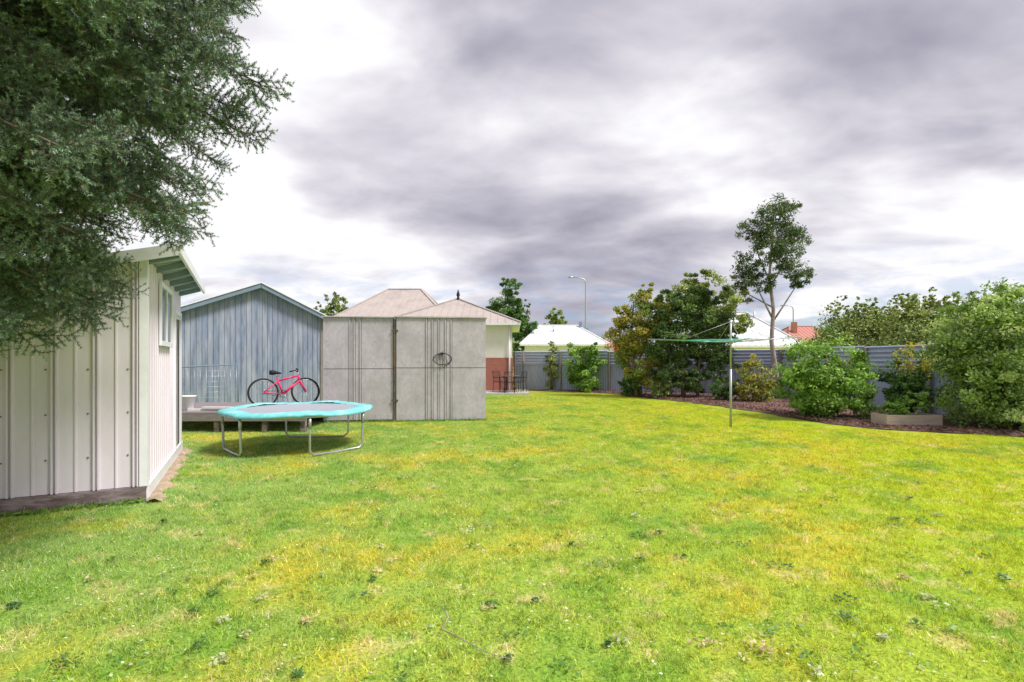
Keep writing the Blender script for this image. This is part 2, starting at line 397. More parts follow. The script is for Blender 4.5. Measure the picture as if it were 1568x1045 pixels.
quads_obj('lawn_weeds',np.concatenate(Vs),np.concatenate(Cs),M_leaf,lawn)
b=B(); b.tube([(-0.42,3.05,.035),(-0.36,2.9,.045),(-0.38,2.78,.04),(-0.25,2.66,.045),(-0.1,2.55,.035),(0.0,2.50,.04)],[.003,.0035,.003,.003,.002,.0015],M_palebk,5); b.done('fallen_twig')

# ------------------------------------------------------------------ garden bed
b=B(); vs=[];fs=[]
ys=np.linspace(8.2,25.2,90)
for i,yy in enumerate(ys):
    ex=float(np.interp(yy,EY,EX))+0.07*math.sin(yy*3.1)+0.05*math.sin(yy*7.7)
    fx=11.45 if yy<21 else 11.0-(yy-21)/5*11.0
    fx=max(fx,ex+0.3)
    for j in range(6):
        t=j/5; vs.append((ex+(fx-ex)*t,yy,0.012+0.05*min(1,t*5)+random.uniform(0,0.02)*(j>0)))
for i in range(len(ys)-1):
    for j in range(5): fs.append((i*6+j,i*6+j+1,(i+1)*6+j+1,(i+1)*6+j))
b.add(vs,fs,M_mulch,True); bed=b.done('garden_bed')
n=9000; Y=8.5+rng.random(n)*16; ex=np.interp(Y,EY,EX); X=ex+0.02+(rng.random(n)**1.6)*3.2; k=X<11.3; X=X[k];Y=Y[k];n=len(X)
P=np.stack([X,Y,0.06+0.03*rng.random(n)],1); nr=rnd_dir(n)+np.array([0,0,1]); nr/=np.linalg.norm(nr,axis=1,keepdims=True)
Ls=0.02+0.03*rng.random(n); quads_obj('bark_chips',leaf_geo(P,nr,Ls,Ls*0.5),np.array([[0.18,0.105,0.09]])*(0.4+1.5*rng.random((n,1))),M_leaf,bed)

# ------------------------------------------------------------------ white garden shed
shed=empty('garden_shed'); F=frame(-3.90,5.44,math.atan2(0.887,-0.462))
D=3.4; W=3.0
top=lambda y: 2.60-0.27*y
b=B(F)
pr=[(0,0)]; yy=0.05; i=0
while yy<W-0.1:
    if i%2==0: pr+=[(yy,0),(yy+0.004,0.034),(yy+0.016,0.034),(yy+0.020,0.0),(yy+0.036,0.0),(yy+0.040,0.034),(yy+0.052,0.034),(yy+0.056,0)]
    else: pr+=[(yy+.02,0),(yy+0.024,0.016),(yy+.036,0.016),(yy+0.040,0)]
    yy+=0.165; i+=1
pr.append((W,0))
prof_wall(b,pr,lambda a,o,z:(-o,a,z),0.17,top,M_white)
pr2=[(0,0)]
for i in range(1,14):
    r=i*0.17; pr2+=[(r,0),(r+0.006,0.012),(r+0.022,0.012),(r+0.028,0)]
pr2.append((2.42,0))
prof_wall(b,pr2,lambda a,o,z:(a,-o,z),0.17,lambda a:2.60,M_white)
b.box((2.42,0.0,2.15),(3.4,0.04,2.6),M_white)
b.box((3.22,0.0,0.12),(3.4,0.04,2.15),M_white)
b.box((D-0.03,0.04,0.17),(D,W,1.75),M_white); b.box((0.03,W-0.03,0.17),(D-0.03,W,1.75),M_white)
b.done('walls',shed)
b=B(F)
b.box((-0.036,-0.028,0.17),(0.05,-0.014,2.6),M_trim); b.box((-0.036,-0.014,0.17),(-0.032,0.045,2.6),M_trim)
for zz in (0.5,0.95,1.4,1.85,2.3):
    k=0.14
    while k<W-0.2: b.box((-0.008,k,zz),(-0.001,k+0.014,zz+0.014),M_paneldk); k+=0.33
b.box((0.85,-0.05,1.68),(1.95,-0.02,1.74),M_trim); b.box((0.85,-0.05,2.40),(1.95,-0.02,2.46),M_trim)
for xx in (0.85,1.37,1.89): b.box((xx,-0.045,1.74),(xx+0.06,-0.02,2.40),M_trim)
b.done('trim_and_window_frame',shed)
b=B(F); b.box((0.91,-0.03,1.74),(1.89,-0.016,2.40),M_glass); b.done('window_glass',shed)
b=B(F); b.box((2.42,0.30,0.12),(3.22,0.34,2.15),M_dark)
b.box((2.42,-0.03,0.1),(2.48,0.03,2.2),M_trim); b.box((3.18,-0.03,0.1),(3.24,0.0,2.2),M_trim)
b.box((2.42,-0.03,2.2),(3.24,0.0,2.26),M_trim); b.done('doorway',shed)
b=B(F); b.box((-0.035,-0.01,0),(0.02,W,0.165),M_oldwood); b.box((0.02,-0.03,0),(D,0.0,0.165),M_trim)
b.done('base_beam',shed)
b=B(F)
y0,y1=-0.32,W+0.15; x0,x1=-0.14,D+0.2; z0,z1=top(y0)+0.03,top(y1)+0.03
b.add([(x0,y0,z0),(x1,y0,z0),(x1,y1,z1),(x0,y1,z1),(x0,y0,z0+0.035),(x1,y0,z0+0.035),(x1,y1,z1+0.035),(x0,y1,z1+0.035)],
      [(0,1,2,3),(7,6,5,4),(0,4,5,1),(1,5,6,2),(2,6,7,3),(3,7,4,0)],M_roofw)
b.beam((x0-0.02,y0,z0-0.02),(x1,y0,z0-0.02),0.03,0.11,M_trim)
b.beam((x0-0.012,y0+0.02,z0-0.04),(x0-0.012,y1,z1-0.04),0.02,0.12,M_trim)
for i in range(6): 
    xx=0.1+i*0.62; b.beam((xx,y0+0.03,z0-0.05),(xx,0.0,top(0)-0.03),0.05,0.07,M_fascia)
b.done('roof',shed)
b=B(F); vs=[];fs=[]
for i in range(40):
    a=-0.12+i*0.09; wv=0.15+0.05*math.sin(i*0.9)+random.uniform(-.025,.025)
    vs+=[(a,-0.03,0.035),(a,-wv*0.6,0.045+random.uniform(0,.012)),(a,-wv,0.004)]
for i in range(39):
    for j in range(2): fs.append((i*3+j,(i+1)*3+j,(i+1)*3+j+1,i*3+j+1))
b.add(vs,fs,M_pinkst); b.done('bare_soil_strip')

# ------------------------------------------------------------------ weathered blue garage
gar=empty('timber_garage'); F=frame(-7.84,16.0,R(27))
gz=lambda x: 3.84-(0.50 if x>0 else 0.40)*abs(x)
b=B(F); xl,xr=-2.9,1.88
pr=[]; x=xl
while x<xr:
    pr+=[(x,0.016),(min(x+0.13,xr),0.016),(min(x+0.132,xr),0),(min(x+0.145,xr),0)]; x+=0.147
pr=[p for p in pr if p[0]<0]+[(0,0.016)]+[p for p in pr if p[0]>0]
prof_wall(b,pr,lambda a,o,z:(a,-o,z),0,gz,M_blue)
b.box((xr-0.03,0.02,0),(xr,6,2.86),M_blue); b.box((xl,0.02,0),(xl+0.03,6,2.64),M_blue)
b.box((xl,5.97,0),(xr,6,2.6),M_blue)
b.done('walls',gar)
b=B(F)
for (xa,xb) in ((0,xr+0.25),(0,xl-0.25)):
    za,zb=gz(0.0001),gz(xb)
    vs=[(xa,-0.22,za+0.02),(xb,-0.22,zb+0.02),(xb,6.2,zb+0.02),(xa,6.2,za+0.02)]
    vs+=[(p[0],p[1],p[2]+0.05) for p in vs]
    b.add(vs,[(0,1,2,3),(7,6,5,4),(0,4,5,1),(1,5,6,2),(2,6,7,3)],M_roofw)
    b.beam((xa,-0.235,za-0.03),(xb,-0.235,zb-0.03),0.025,0.13,M_fascia)
    b.beam((xa,-0.25,za+0.055),(xb,-0.25,zb+0.055),0.05,0.03,M_trim)
b.done('roof',gar)
b=B(F); b.box((xr-0.13,-0.05,0),(xr+0.02,-0.018,2.86),M_post); b.done('corner_post',gar)
b=B(frame(-8.2,14.6,R(20)))
b.tube([(-1.6,0,0.02),(-1.6,0,1.28),(-0.8,0,1.32),(0.35,0,1.38),(0.35,0,0.02)],0.02,M_fascia,8); b.tube([(-1.6,0,0.25),(0.35,0,0.25)],0.015,M_fascia,6)
for i in range(13): b.tube([(-1.5+i*0.15,0,0.25),(-1.5+i*0.15,0,1.30)],0.004,M_steel,4)
for i in range(7): b.tube([(-1.6,0,0.3+i*0.15),(0.35,0,0.3+i*0.15)],0.004,M_steel,4)
b.done('wire_gate_panel')

# ------------------------------------------------------------------ panel shed
ps=empty('cement_panel_shed'); ang=math.atan2(0.55,3.87); F=frame(-4.52,12.25,ang)
Wd=3.90
b=B(F)
def grooved(xa,xb,gro,z0,z1,y=0.0,h=0.02):
    pr=[(xa,0.0)]
    for g in gro: pr+=[(g-0.016,0),(g-0.010,h),(g+0.010,h),(g+0.016,0)]
    pr.append((xb,0)); prof_wall(b,pr,lambda a,o,z:(a,y-o,z),z0,lambda a:z1,M_panel)
    for g in gro: b.box((g+0.017,y-0.003,z0),(g+0.030,y-0.0005,z1),M_paneldk)
g1=[0.62,0.72,0.86]; g2=[0.02+2.42,2.58,2.74,2.90,3.04]
grooved(0.0,1.64,g1,1.30,2.53); grooved(0.0,1.64,g1,0.06,1.285)
grooved(1.72,Wd,g2,1.32,2.54,-0.03); grooved(1.72,Wd,g2,0.03,1.305,-0.03)
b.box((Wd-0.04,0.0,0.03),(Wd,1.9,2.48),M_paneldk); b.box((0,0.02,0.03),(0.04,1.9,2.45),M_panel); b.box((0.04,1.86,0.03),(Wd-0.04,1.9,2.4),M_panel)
b.done('walls',ps)
b=B(F); b.box((0.02,0.012,0.05),(Wd-0.045,0.03,2.48),M_paneldk); b.box((1.645,-0.02,0.02),(1.715,0.011,2.50),M_rust)
b.box((1.66,-0.05,0.35),(1.69,-0.021,2.45),M_rust)
for zz in (2.2,0.5):
    b.box((1.60,-0.035,zz),(1.76,-0.046,zz+0.04),M_rust)
for (xx,yo) in ((0.08,0),(1.2,0),(1.5,0),(1.85,.03),(2.25,.03),(3.3,.03),(3.8,.03)):
    for zz in (0.15,0.6,1.15,1.45,1.95,2.4): b.box((xx,-yo-0.006,zz),(xx+0.014,-yo-0.001,zz+0.014),M_paneldk)
b.done('frame_and_hinges',ps)
b=B(F); b.box((-0.03,-0.05,2.535),(1.64,1.95,2.56),M_panel); b.box((1.66,-0.07,2.545),(Wd+0.03,1.95,2.575),M_panel); b.done('roof',ps)
b=B(F)
cx,cz=2.83,1.53
b.tube([(cx+0.22*math.cos(t),-0.075-0.02*math.sin(t*2),cz+0.14*math.sin(t)) for t in np.linspace(0,6.283,28,endpoint=False)],0.009,M_rubber,6,True)
b.tube([(cx+0.17*math.cos(t)+.02,-0.07,cz-0.02+0.17*math.sin(t)) for t in np.linspace(0,6.283,28,endpoint=False)],0.004,M_rubber,6,True)
b.tube([(cx,-0.06,cz-0.18),(cx+0.01,-0.075,cz),(cx,-0.06,cz+0.19)],0.008,M_rubber,6)
b.box((cx-0.05,-0.10,cz+0.10),(cx+0.02,-0.045,cz+0.16),M_rubber)
b.done('hanging_hoop',ps)
P=[];
for i in range(900):
    t=random.random(); P.append((-4.5+3.87*t+random.uniform(-.02,.02),12.2+0.55*t-abs(random.gauss(0,.04)),0.03))
for i in range(700):
    t=random.random(); q_=random.uniform(0,3.0); P.append((-3.90-0.887*q_+0.03-random.uniform(0,.03)*.46, 5.44-0.462*q_-0.04-abs(random.gauss(0,.03)),0.03))
P=np.array(P); nr=rnd_dir(len(P))*np.array([1,1,.2]); nr/=np.linalg.norm(nr,axis=1,keepdims=True)
Ls=0.03+0.03*rng.random(len(P)); quads_obj('edge_grass',leaf_geo(P,nr,Ls,Ls*0.15),np.array([[0.22,0.36,0.07]])*(0.5+0.9*rng.random((len(P),1))),M_leaf,lawn)

# ------------------------------------------------------------------ deck + bits
b=B()
for i in range(17):
    y=10.6+i*0.15; b.box((-8.4,y,0.38),(-4.25+random.uniform(-.03,.03),y+0.14,0.42),M_deck)
b.box((-8.4,10.58,0.24),(-4.25,10.62,0.375),M_deck)
for x in (-8.2,-7.2,-6.2,-5.2,-4.4):
    b.box((x,10.64,0),(x+0.1,10.74,0.375),M_oldwood); b.box((x,12.9,0),(x+0.1,13.0,0.375),M_oldwood)
b.box((-8.4,13.0,0),(-4.25,13.05,0.37),M_oldwood)
b.done('timber_deck')
b=B()
for i,(x,y,z,l,a) in enumerate(((-6.3,10.9,0.42,1.2,0.05),(-6.1,10.85,0.465,1.0,-0.04),(-5.9,11.15,0.42,1.3,0.1))):
    b.M=frame(x,y,a); b.box((-l/2,0,z),(l/2,0.14,z+0.04),M_plank)
b.done('plank_stack')
b=B(); b.lathe((-6.95,11.0,0.42),[(0.0,0.0),(0.11,0.0),(0.14,0.30),(0.15,0.30),(0.15,0.32),(0.13,0.32),(0.105,0.02),(0,0.02)],M_trim,24); b.done('white_bucket')

# ------------------------------------------------------------------ bicycle
bk=empty('bicycle'); F=frame(-5.70,11.75,R(36),0.42)@Matrix.Rotation(R(-7),4,'X')
r=0.335
for nm,cx in (('rear_wheel',0.0),('front_wheel',0.93)):
    b=B(F)
    ring=lambda rr:[(cx+rr*math.cos(t),0,r+rr*math.sin(t)) for t in np.linspace(0,6.283185,36,endpoint=False)]
    b.tube(ring(r-0.022),0.022,M_rubber,8,True); b.tube(ring(r-0.05),0.010,M_steel,6,True)
    for k in range(18):
        t=k*6.283/18; b.tube([(cx,0.02*(1 if k%2 else -1),r),(cx+(r-0.05)*math.cos(t),0,r+(r-0.05)*math.sin(t))],0.002,M_steel,4)
    b.tube([(cx,-0.05,r),(cx,0.05,r)],0.02,M_steel,8); b.done(nm,bk)
b=B(F)
bb=(0.42,0,0.29); seat=(0.30,0,0.68); hd=(0.78,0,0.72); hd2=(0.80,0,0.60)
for p,q,rr in ((bb,seat,0.022),(bb,hd2,0.030),((0.32,0,0.60),hd,0.022),(hd,hd2,0.026)): b.tube([p,q],rr,M_pink,8)
for s in (-0.05,0.05):
    b.tube([(0,s,r),(0.40,s*0.5,0.29)],0.013,M_pink,6); b.tube([(0,s,r),(0.32,s*0.3,0.60)],0.012,M_pink,6); b.tube([(0.93,s,r),(0.82,s,0.56),(0.80,0,0.58)],0.017,M_pink,6)
b.done('frame',bk)
b=B(F)
b.tube([seat,(0.27,0,0.78)],0.013,M_steel,8)
b.tube([(0.14,0,0.80),(0.22,0,0.80),(0.32,0,0.79),(0.40,0,0.78)],[0.05,0.06,0.03,0.015],M_rubber,8)
b.tube([(0.78,0,0.72),(0.76,0,0.80)],0.014,M_steel,8)
b.tube([(0.68,-0.28,0.85),(0.74,-0.12,0.86),(0.76,0,0.80),(0.74,0.12,0.86),(0.68,0.28,0.85)],0.012,M_rubber,8)
for s in (-1,1): b.tube([(0.69,s*0.22,0.85),(0.66,s*0.32,0.85)],0.018,M_rubber,8)
b.done('seat_and_handlebar',bk)
b=B(F); b.tube([(0.42+0.08*math.cos(t),-0.05,0.29+0.08*math.sin(t)) for t in np.linspace(0,6.283,20,endpoint=False)],0.006,M_rubber,5,True)
b.tube([(0.42,-0.05,0.29),(0.50,-0.08,0.17)],0.01,M_steel,6); b.tube([(0.42,0.05,0.29),(0.34,0.08,0.41)],0.01,M_steel,6)
b.tube([(0.42,-0.05,0.37),(0,-0.05,0.36)],0.004,M_rubber,4); b.tube([(0.42,-0.05,0.21),(0,-0.05,0.31)],0.004,M_rubber,4)
b.done('crank_and_chain',bk)

# ------------------------------------------------------------------ trampoline
tr=empty('trampoline'); C=(-3.70,8.9); zt=0.66
b=B(); b.lathe((C[0],C[1],zt),[(0.0,-0.025),(0.55,-0.015),(1.0,0.012)],M_tmat,48); b.done('jumping_mat',tr)
b=B(); n=96; vs=[];fs=[]
prof=[(0.97,0.02),(1.02,0.035),(1.14,0.04),(1.22,0.025),(1.245,0.0),(1.25,-0.03),(1.24,-0.035)]
for j in range(n):
    t=2*math.pi*j/n; sg=1-0.010*abs(math.sin(t*8)); dz=0.014*math.sin(t*5+1)+random.uniform(-0.007,0.007)
    for (rr,z) in prof: vs.append((C[0]+rr*sg*math.cos(t),C[1]+rr*sg*math.sin(t),zt+z+dz))
k=len(prof)
for j in range(n):
    for i in range(k-1): fs.append((j*k+i,((j+1)%n)*k+i,((j+1)%n)*k+i+1,j*k+i+1))
b.add(vs,fs,M_teal,True); b.done('padding',tr)
b=B(); b.tube([(C[0]+1.19*math.cos(t),C[1]+1.19*math.sin(t),zt-0.03) for t in np.linspace(0,6.283185,48,endpoint=False)],0.02,M_steel,8,True)
def pol(a,rr,z): return Vector((C[0]+rr*math.cos(R(a)),C[1]+rr*math.sin(R(a)),z))
for a0,a1 in ((-60,-10),(-112,-162),(64,124)):
    p0,p1=pol(a0,1.19,zt-0.03),pol(a1,1.19,zt-0.03); g0,g1=pol(a0,1.17,0.10),pol(a1,1.17,0.10)
    q0=g0.lerp(g1,0.06); q1=g0.lerp(g1,0.94); q0.z=q1.z=0.03; mid=g0.lerp(g1,0.5); mid.z=0.022; 
    b.tube([p0,(p0+g0)/2,g0,q0,mid,q1,g1,(p1+g1)/2,p1],0.019,M_steel,8)
    b.tube([p0.lerp(g0,0.05),p0.lerp(g0,0.35)],0.025,M_steel,8); b.tube([p1.lerp(g1,0.05),p1.lerp(g1,0.35)],0.025,M_steel,8)
b.done('frame_and_legs',tr)
b=B()
for a in range(0,360,15): b.tube([pol(a+2,1.0,zt),pol(a+2,1.18,zt-0.02)],0.006,M_steel,5)
b.done('springs',tr)

# ------------------------------------------------------------------ houses
def hip(b,x0,x1,y0,y1,ze,zr,rx0,rx1,yr,mt,over=0.4,th=0.12):
    x0-=over;x1+=over;y0-=over;y1+=over
    vs=[(x0,y0,ze),(x1,y0,ze),(x1,y1,ze),(x0,y1,ze),(rx0,yr,zr),(rx1,yr,zr)]
    b.add(vs,[(0,1,5,4),(1,2,5),(2,3,4,5),(3,0,4)],mt)
    b.add([(x0,y0,ze-th),(x1,y0,ze-th),(x1,y1,ze-th),(x0,y1,ze-th)]+vs[:4],[(0,1,5,4),(1,2,6,5),(2,3,7,6),(3,0,4,7),(3,2,1,0)],M_trim)
    for p,q in ((0,4),(1,5),(2,5),(3,4),(4,5)):
        b.beam(Vector(vs[p])+Vector((0,0,0.02)),Vector(vs[q])+Vector((0,0,0.02)),0.14,0.06,mt)
    def seam(a0,a1,r0,r1,m):
        a0,a1,r0,r1=map(Vector,(a0,a1,r0,r1)); 
        for i in range(1,m):
            t=i/m; e0=a0.lerp(a1,t); 
            L_=(a1-a0).length; s=t*L_; u=(a1-a0)/L_; c0=(r0-a0).dot(u); c1=(r1-a0).dot(u)
            if s<c0: k=s/c0; tp=a0.lerp(r0,k)
            elif s>c1: k=(L_-s)/max(L_-c1,1e-3); tp=a1.lerp(r1,k)
            else: tp=r0.lerp(r1,(s-c0)/max(c1-c0,1e-3))
            b.beam(e0+Vector((0,0,.006)),tp+Vector((0,0,.006)),0.035,0.03,mt)
    seam(vs[0],vs[1],vs[4],vs[5],int((x1-x0)/0.35)); seam(vs[1],vs[2],vs[5],vs[5],int((y1-y0)/0.35))
h=empty('brick_house')
b=B(); b.box((-5.9,24.4,1.62),(0.0,30,3.2),M_cream); b.box((-5.94,24.36,0),(0.04,30.04,1.62),M_brick)
b.box((-10,27.5,0),(-3.4,37,3.2),M_cream); b.done('walls',h)
b=B(); hip(b,-5.9,0.0,24.4,30,3.28,4.72,-2.95,-2.8,27.1,M_roof); hip(b,-10,-3.4,27.5,37,3.3,5.95,-7.8,-5.7,32.2,M_roof)
b.tube([(-2.85,27.1,4.7),(-2.85,27.1,4.85),(-2.85,27.1,4.95),(-2.85,27.1,5.25)],[0.12,0.05,0.10,0.01],M_rubber,8)
b.done('roof',h)
b=B(); b.box((-4.9,24.33,1.0),(-3.2,24.355,2.4),M_glass); b.box((-5.0,24.32,0.92),(-3.1,24.345,1.0),M_trim); b.box((-5.0,24.32,2.4),(-3.1,24.345,2.48),M_trim)
b.box((0.045,25.5,1.0),(0.06,27.2,2.4),M_glass); b.done('windows',h)
b=B(); b.box((-2.6,24.33,0.05),(-1.7,24.355,2.1),M_trim); b.box((-2.5,24.31,1.1),(-1.8,24.33,2.0),M_glass); b.done('door',h)
b=B(); b.tube([(-0.12,24.32,3.1),(-0.12,24.32,0.1)],0.04,M_trim,8); b.done('downpipe',h)
b=B(); b.box((-2.4,22.3,-0.02),(0.75,24.34,0.06),M_conc); b.done('patio_slab')
def chair(x,y,a):
    b=B(frame(x,y,a,0.06))
    for sx in (-0.22,0.22):
        b.tube([(sx,-0.22,0),(sx,-0.2,0.45),(sx,-0.2,0.65)],0.014,M_rubber,6); b.tube([(sx,0.24,0),(sx,0.2,0.45),(sx,0.27,0.92)],0.014,M_rubber,6)
        b.tube([(sx,-0.2,0.65),(sx,0.23,0.66)],0.014,M_rubber,6)
    for i in range(6): b.box((-0.22,-0.2+i*0.07,0.44),(0.22,-0.15+i*0.07,0.455),M_rubber)
    for i in range(5): b.tube([(-0.16+i*0.08,0.2,0.46),(-0.16+i*0.08,0.27,0.9)],0.007,M_rubber,5)
    b.tube([(-0.22,0.27,0.92),(0.22,0.27,0.92)],0.014,M_rubber,6); b.done('patio_chair')
chair(-0.55,23.5,2.4); chair(0.35,23.4,-2.2); chair(-0.1,22.7,3.1)
b=B(frame(-0.1,23.4,0,0.06))
b.lathe((0,0,0.72),[(0,0.0),(0.5,0.0),(0.52,0.01),(0.5,0.025),(0,0.025)],M_glass,28)
for k in range(4):
    t=k*1.57+0.6; b.tube([(0.38*math.cos(t),0.38*math.sin(t),0),(0.2*math.cos(t),0.2*math.sin(t),0.4),(0.36*math.cos(t),0.36*math.sin(t),0.72)],0.014,M_rubber,6)
b.done('patio_table')
b=B(); b.tube([(0.52,23.9,0.06),(0.52,23.9,1.2)],0.025,M_rubber,8); b.tube([(0.52,23.9,1.2),(0.52,23.9,1.5),(0.52,23.9,1.9),(0.52,23.9,2.0)],[0.04,0.07,0.03,0.005],M_post,8); b.done('folded_parasol')

h=empty('neighbour_house')
b=B(); b.box((1.0,40,0),(7.2,46,2.7),M_trim); b.done('walls',h)
b=B(); hip(b,1.0,7.2,40,46,2.75,4.45,2.4,5.4,43,M_whroof); b.tube([(3.4,41.8,3.4),(3.4,41.8,4.3)],.07,M_steel,8); b.box((5.6,42.5,3.8),(5.8,42.7,4.7),M_fascia); b.done('roof',h)
b=B(); b.box((3.0,39.95,1.0),(5.2,39.98,2.2),M_glass); b.done('windows',h)
h=empty('neighbour_house')
b=B(); b.box((12.0,29.5,0),(16.5,36,2.3),M_trim); b.done('walls',h)
b=B(); hip(b,12.0,16.5,29.5,36,2.35,4.5,13.2,14.6,32,M_whroof,0.3); b.tube([(14.9,31.5,3.6),(14.9,31.5,4.5)],0.05,M_steel,8); b.done('roof',h)
b=B(); b.box((13.0,29.46,1.1),(14.4,29.48,2.0),M_glass); b.done('windows',h)
h=empty('red_roofed_house')
b=B(); b.box((24.0,44,0),(29,50,3.0),M_cream); b.done('walls',h)
b=B(); hip(b,24,29,44,50,3.0,4.6,25.5,27.5,47,M_redroof); b.box((25.0,45.5,3.6),(25.35,45.9,4.9),M_brick); b.done('roof',h)
b=B(); b.box((25,43.96,1),(27,43.98,2.2),M_glass); b.done('windows',h)

# ------------------------------------------------------------------ fence
def fence_run(p,q,name):
    p=Vector(p);q=Vector(q);Lf=(q-p).length; d=(q-p)/Lf; a=math.atan2(d.y,d.x); F=frame(p.x,p.y,a)
    e=empty(name)
    side=-1 if (F.inverted()@Vector((0,10,0))).y<0 else 1
    b=B(F)
    n=int(Lf/0.019); pr=[(i*0.019,0.014*math.sin(i*0.019/0.114*2*math.pi)) for i in range(n+1)]
    prof_wall(b,pr,lambda A,o,z:(A,o*1,z),0.03,lambda a:1.34,M_fence2)
    x=0.0;k=0
    while x<Lf-0.05:
        x2=min(x+2.4,Lf); vs=[];fs=[]; m=60; off=side*(0.026+0.004*(k%2)); dz=0.018*math.sin(k*2.3)
        for i in range(m+1):
            z=1.25+dz+0.70*i/m; o=off+0.030*math.sin(i/m*0.70/0.14*2*math.pi); vs+=[(x-0.02,o,z),(x2+0.02,o,z)]
        for i in range(m): fs.append((2*i,2*i+1,2*i+3,2*i+2))
        b.add(vs,fs,M_fence); x=x2;k+=1
    b.done('corrugated_sheets',e)
    b=B(F); x=0.05
    while x<Lf:
        b.box((x,side*0.065,0),(x+0.1,side*0.14,1.93+0.04*math.sin(x*5)),M_post); x+=2.4
    b.box((0,-side*0.04,1.55),(Lf,-side*0.09,1.65),M_post); b.box((0,-side*0.03,0.4),(Lf,-side*0.08,0.5),M_post)
    b.done('posts_and_rails',e)
fence_run((0.1,26.0,0),(11.0,21.0,0),'corrugated_fence')
fence_run((11.05,21.0,0),(11.5,5.5,0),'corrugated_fence')

# ------------------------------------------------------------------ clothesline
cl=empty('rotary_clothesline'); cx,cy=4.87,11.4
b=B(); b.tube([(cx,cy,-0.02),(cx,cy,1.3)],0.025,M_grey,10); b.tube([(cx,cy,1.3),(cx,cy,2.40)],0.019,M_grey,10); b.tube([(cx,cy,1.86),(cx,cy,1.98)],0.045,M_grey,10)
tips=[]
for k,(a,rr) in enumerate(((172,1.80),(262,1.3),(352,1.45),(82,1.75))):
    t=Vector((cx+rr*math.cos(R(a)),cy+rr*math.sin(R(a)),1.98+0.03*(k==2)-.05*(k==1)+0.06*(k==3))); tips.append(t)
    c0=Vector((cx,cy,1.90)); b.tube([c0,t],0.012,M_grey,8); b.tube([Vector((cx,cy,2.36)),c0.lerp(t,0.6)],0.005,M_grey,6)
b.done('pole_and_arms',cl)
b=B(); c0=Vector((cx,cy,1.90))
for f in (1.0,0.82,0.64,0.46):
    for k in range(4):
        p=c0.lerp(tips[k],f); q=c0.lerp(tips[(k+1)%4],f); m_=(p+q)/2; m_.z-=0.03; b.tube([p,m_,q],0.005,M_green if k in (0,3) else M_grey,5)
b.done('lines',cl)

# ------------------------------------------------------------------ street lamps
for (x,y,hh,s) in ((7.2,50,9.5,1.0),(39,71,9.0,1.0)):
    b=B(); b.tube([(x,y,0),(x,y,4),(x,y,hh-0.4),(x-0.15,y,hh-0.1),(x-0.6,y,hh+0.05),(x-1.3,y,hh+0.1)],[0.11,0.09,0.07,0.06,0.05,0.045],M_grey,10)
    b.tube([(x-1.2,y,hh+0.1),(x-1.4,y,hh+0.12),(x-1.75,y,hh+0.1)],[0.06,0.13,0.07],M_steel,10); b.lathe((x,y,0),[(0.2,0),(0.2,0.3),(0.13,0.4)],M_grey,12); b.done('street_lamp')

# ------------------------------------------------------------------ shrubs & trees
shrub('garden_shrub',1.95,25.0,2.5,1.0,G_grey,3000,0.05,stems=6,shell=0.2,nc=40)
shrub('rounded_shrub',3.40,24.0,2.6,2.05,G_lite,11000,0.055)
shrub('small_shrub',4.9,21.0,1.0,1.1,G_mid,3000,0.05)
shrub('small_shrub',5.85,20.0,0.8,1.0,G_grey,2200,0.05)
def tree(name,x,y,segs,blobs,n,size,pal,bark=M_bark,nc=120,aspect=0.45,shell=0.4,clump=0.26):
    e=empty(name); b=B()
    for pts_,r0,r1 in segs:
        k=len(pts_); b.tube(pts_,[r0+(r1-r0)*i/(k-1) for i in range(k)],bark,9)
    b.done('trunk_and_limbs',e); foliage('leaves',blobs,n,size,pal,e,nc=nc,aspect=aspect,shell=shell,clump=clump); return e
x,y=4.95,20.8
tree('golden_leaf_tree',x,y,[([(x+.1,y,0),(x,y,1.2),(x-.1,y,2.6),(x,y,3.9)],.09,.02),([(x,y,1),(x+.5,y,2.2),(x+.6,y,3.3)],.05,.01),([(x,y,.9),(x-.5,y,2),(x-.6,y,2.8)],.05,.01)],
 [(x,y,2.8,1.0,.9,1.0),(x+.55,y,3.8,.65,.6,.75),(x-.35,y,2.2,.7,.6,.7),(x+.6,y,2.2,.95,.8,.9),(x+.2,y,1.3,.9,.7,.7),(x-.5,y,3.2,.4,.4,.5),(x+.5,y,4.35,.35,.3,.35),(x+1.0,y,3.2,.7,.6,.8),(x+.8,y,1.0,.7,.6,.7)],27000,0.055,G_yel,nc=220)
x,y=7.0,20.0
tree('broadleaf_tree',x,y,[([(x-.3,y,0),(x-.35,y,1.2),(x-.2,y,2.6),(x,y,4.0)],.10,.02),([(x+.2,y-.1,0),(x+.3,y,1.3),(x+.6,y,2.6)],.07,.02),([(x-.9,y,0),(x-.8,y,1.2),(x-.9,y,2.4)],.06,.02)],
 [(x-.55,y,3.2,.95,.9,.95),(x+.5,y,3.2,1.0,.9,.85),(x-.1,y,4.0,.8,.7,.55),(x-.9,y,2.3,.8,.8,.9),(x+.6,y,2.1,1.0,.8,.8),(x+1.1,y,2.6,.6,.6,.7),(x-.7,y,1.1,.75,.6,.75),(x+.1,y+.3,1.5,.9,.6,.8),(x+.9,y,3.9,.45,.4,.4),(x-.8,y,4.1,.4,.3,.35),(x+1.0,y,1.3,.7,.6,.7),(x+.2,y-.2,.7,1.1,.6,.5)],38000,0.055,[(0.02,0.04,0.014),(0.06,0.10,0.03),(0.13,0.19,0.05)],nc=260)
x,y=9.4,24.5
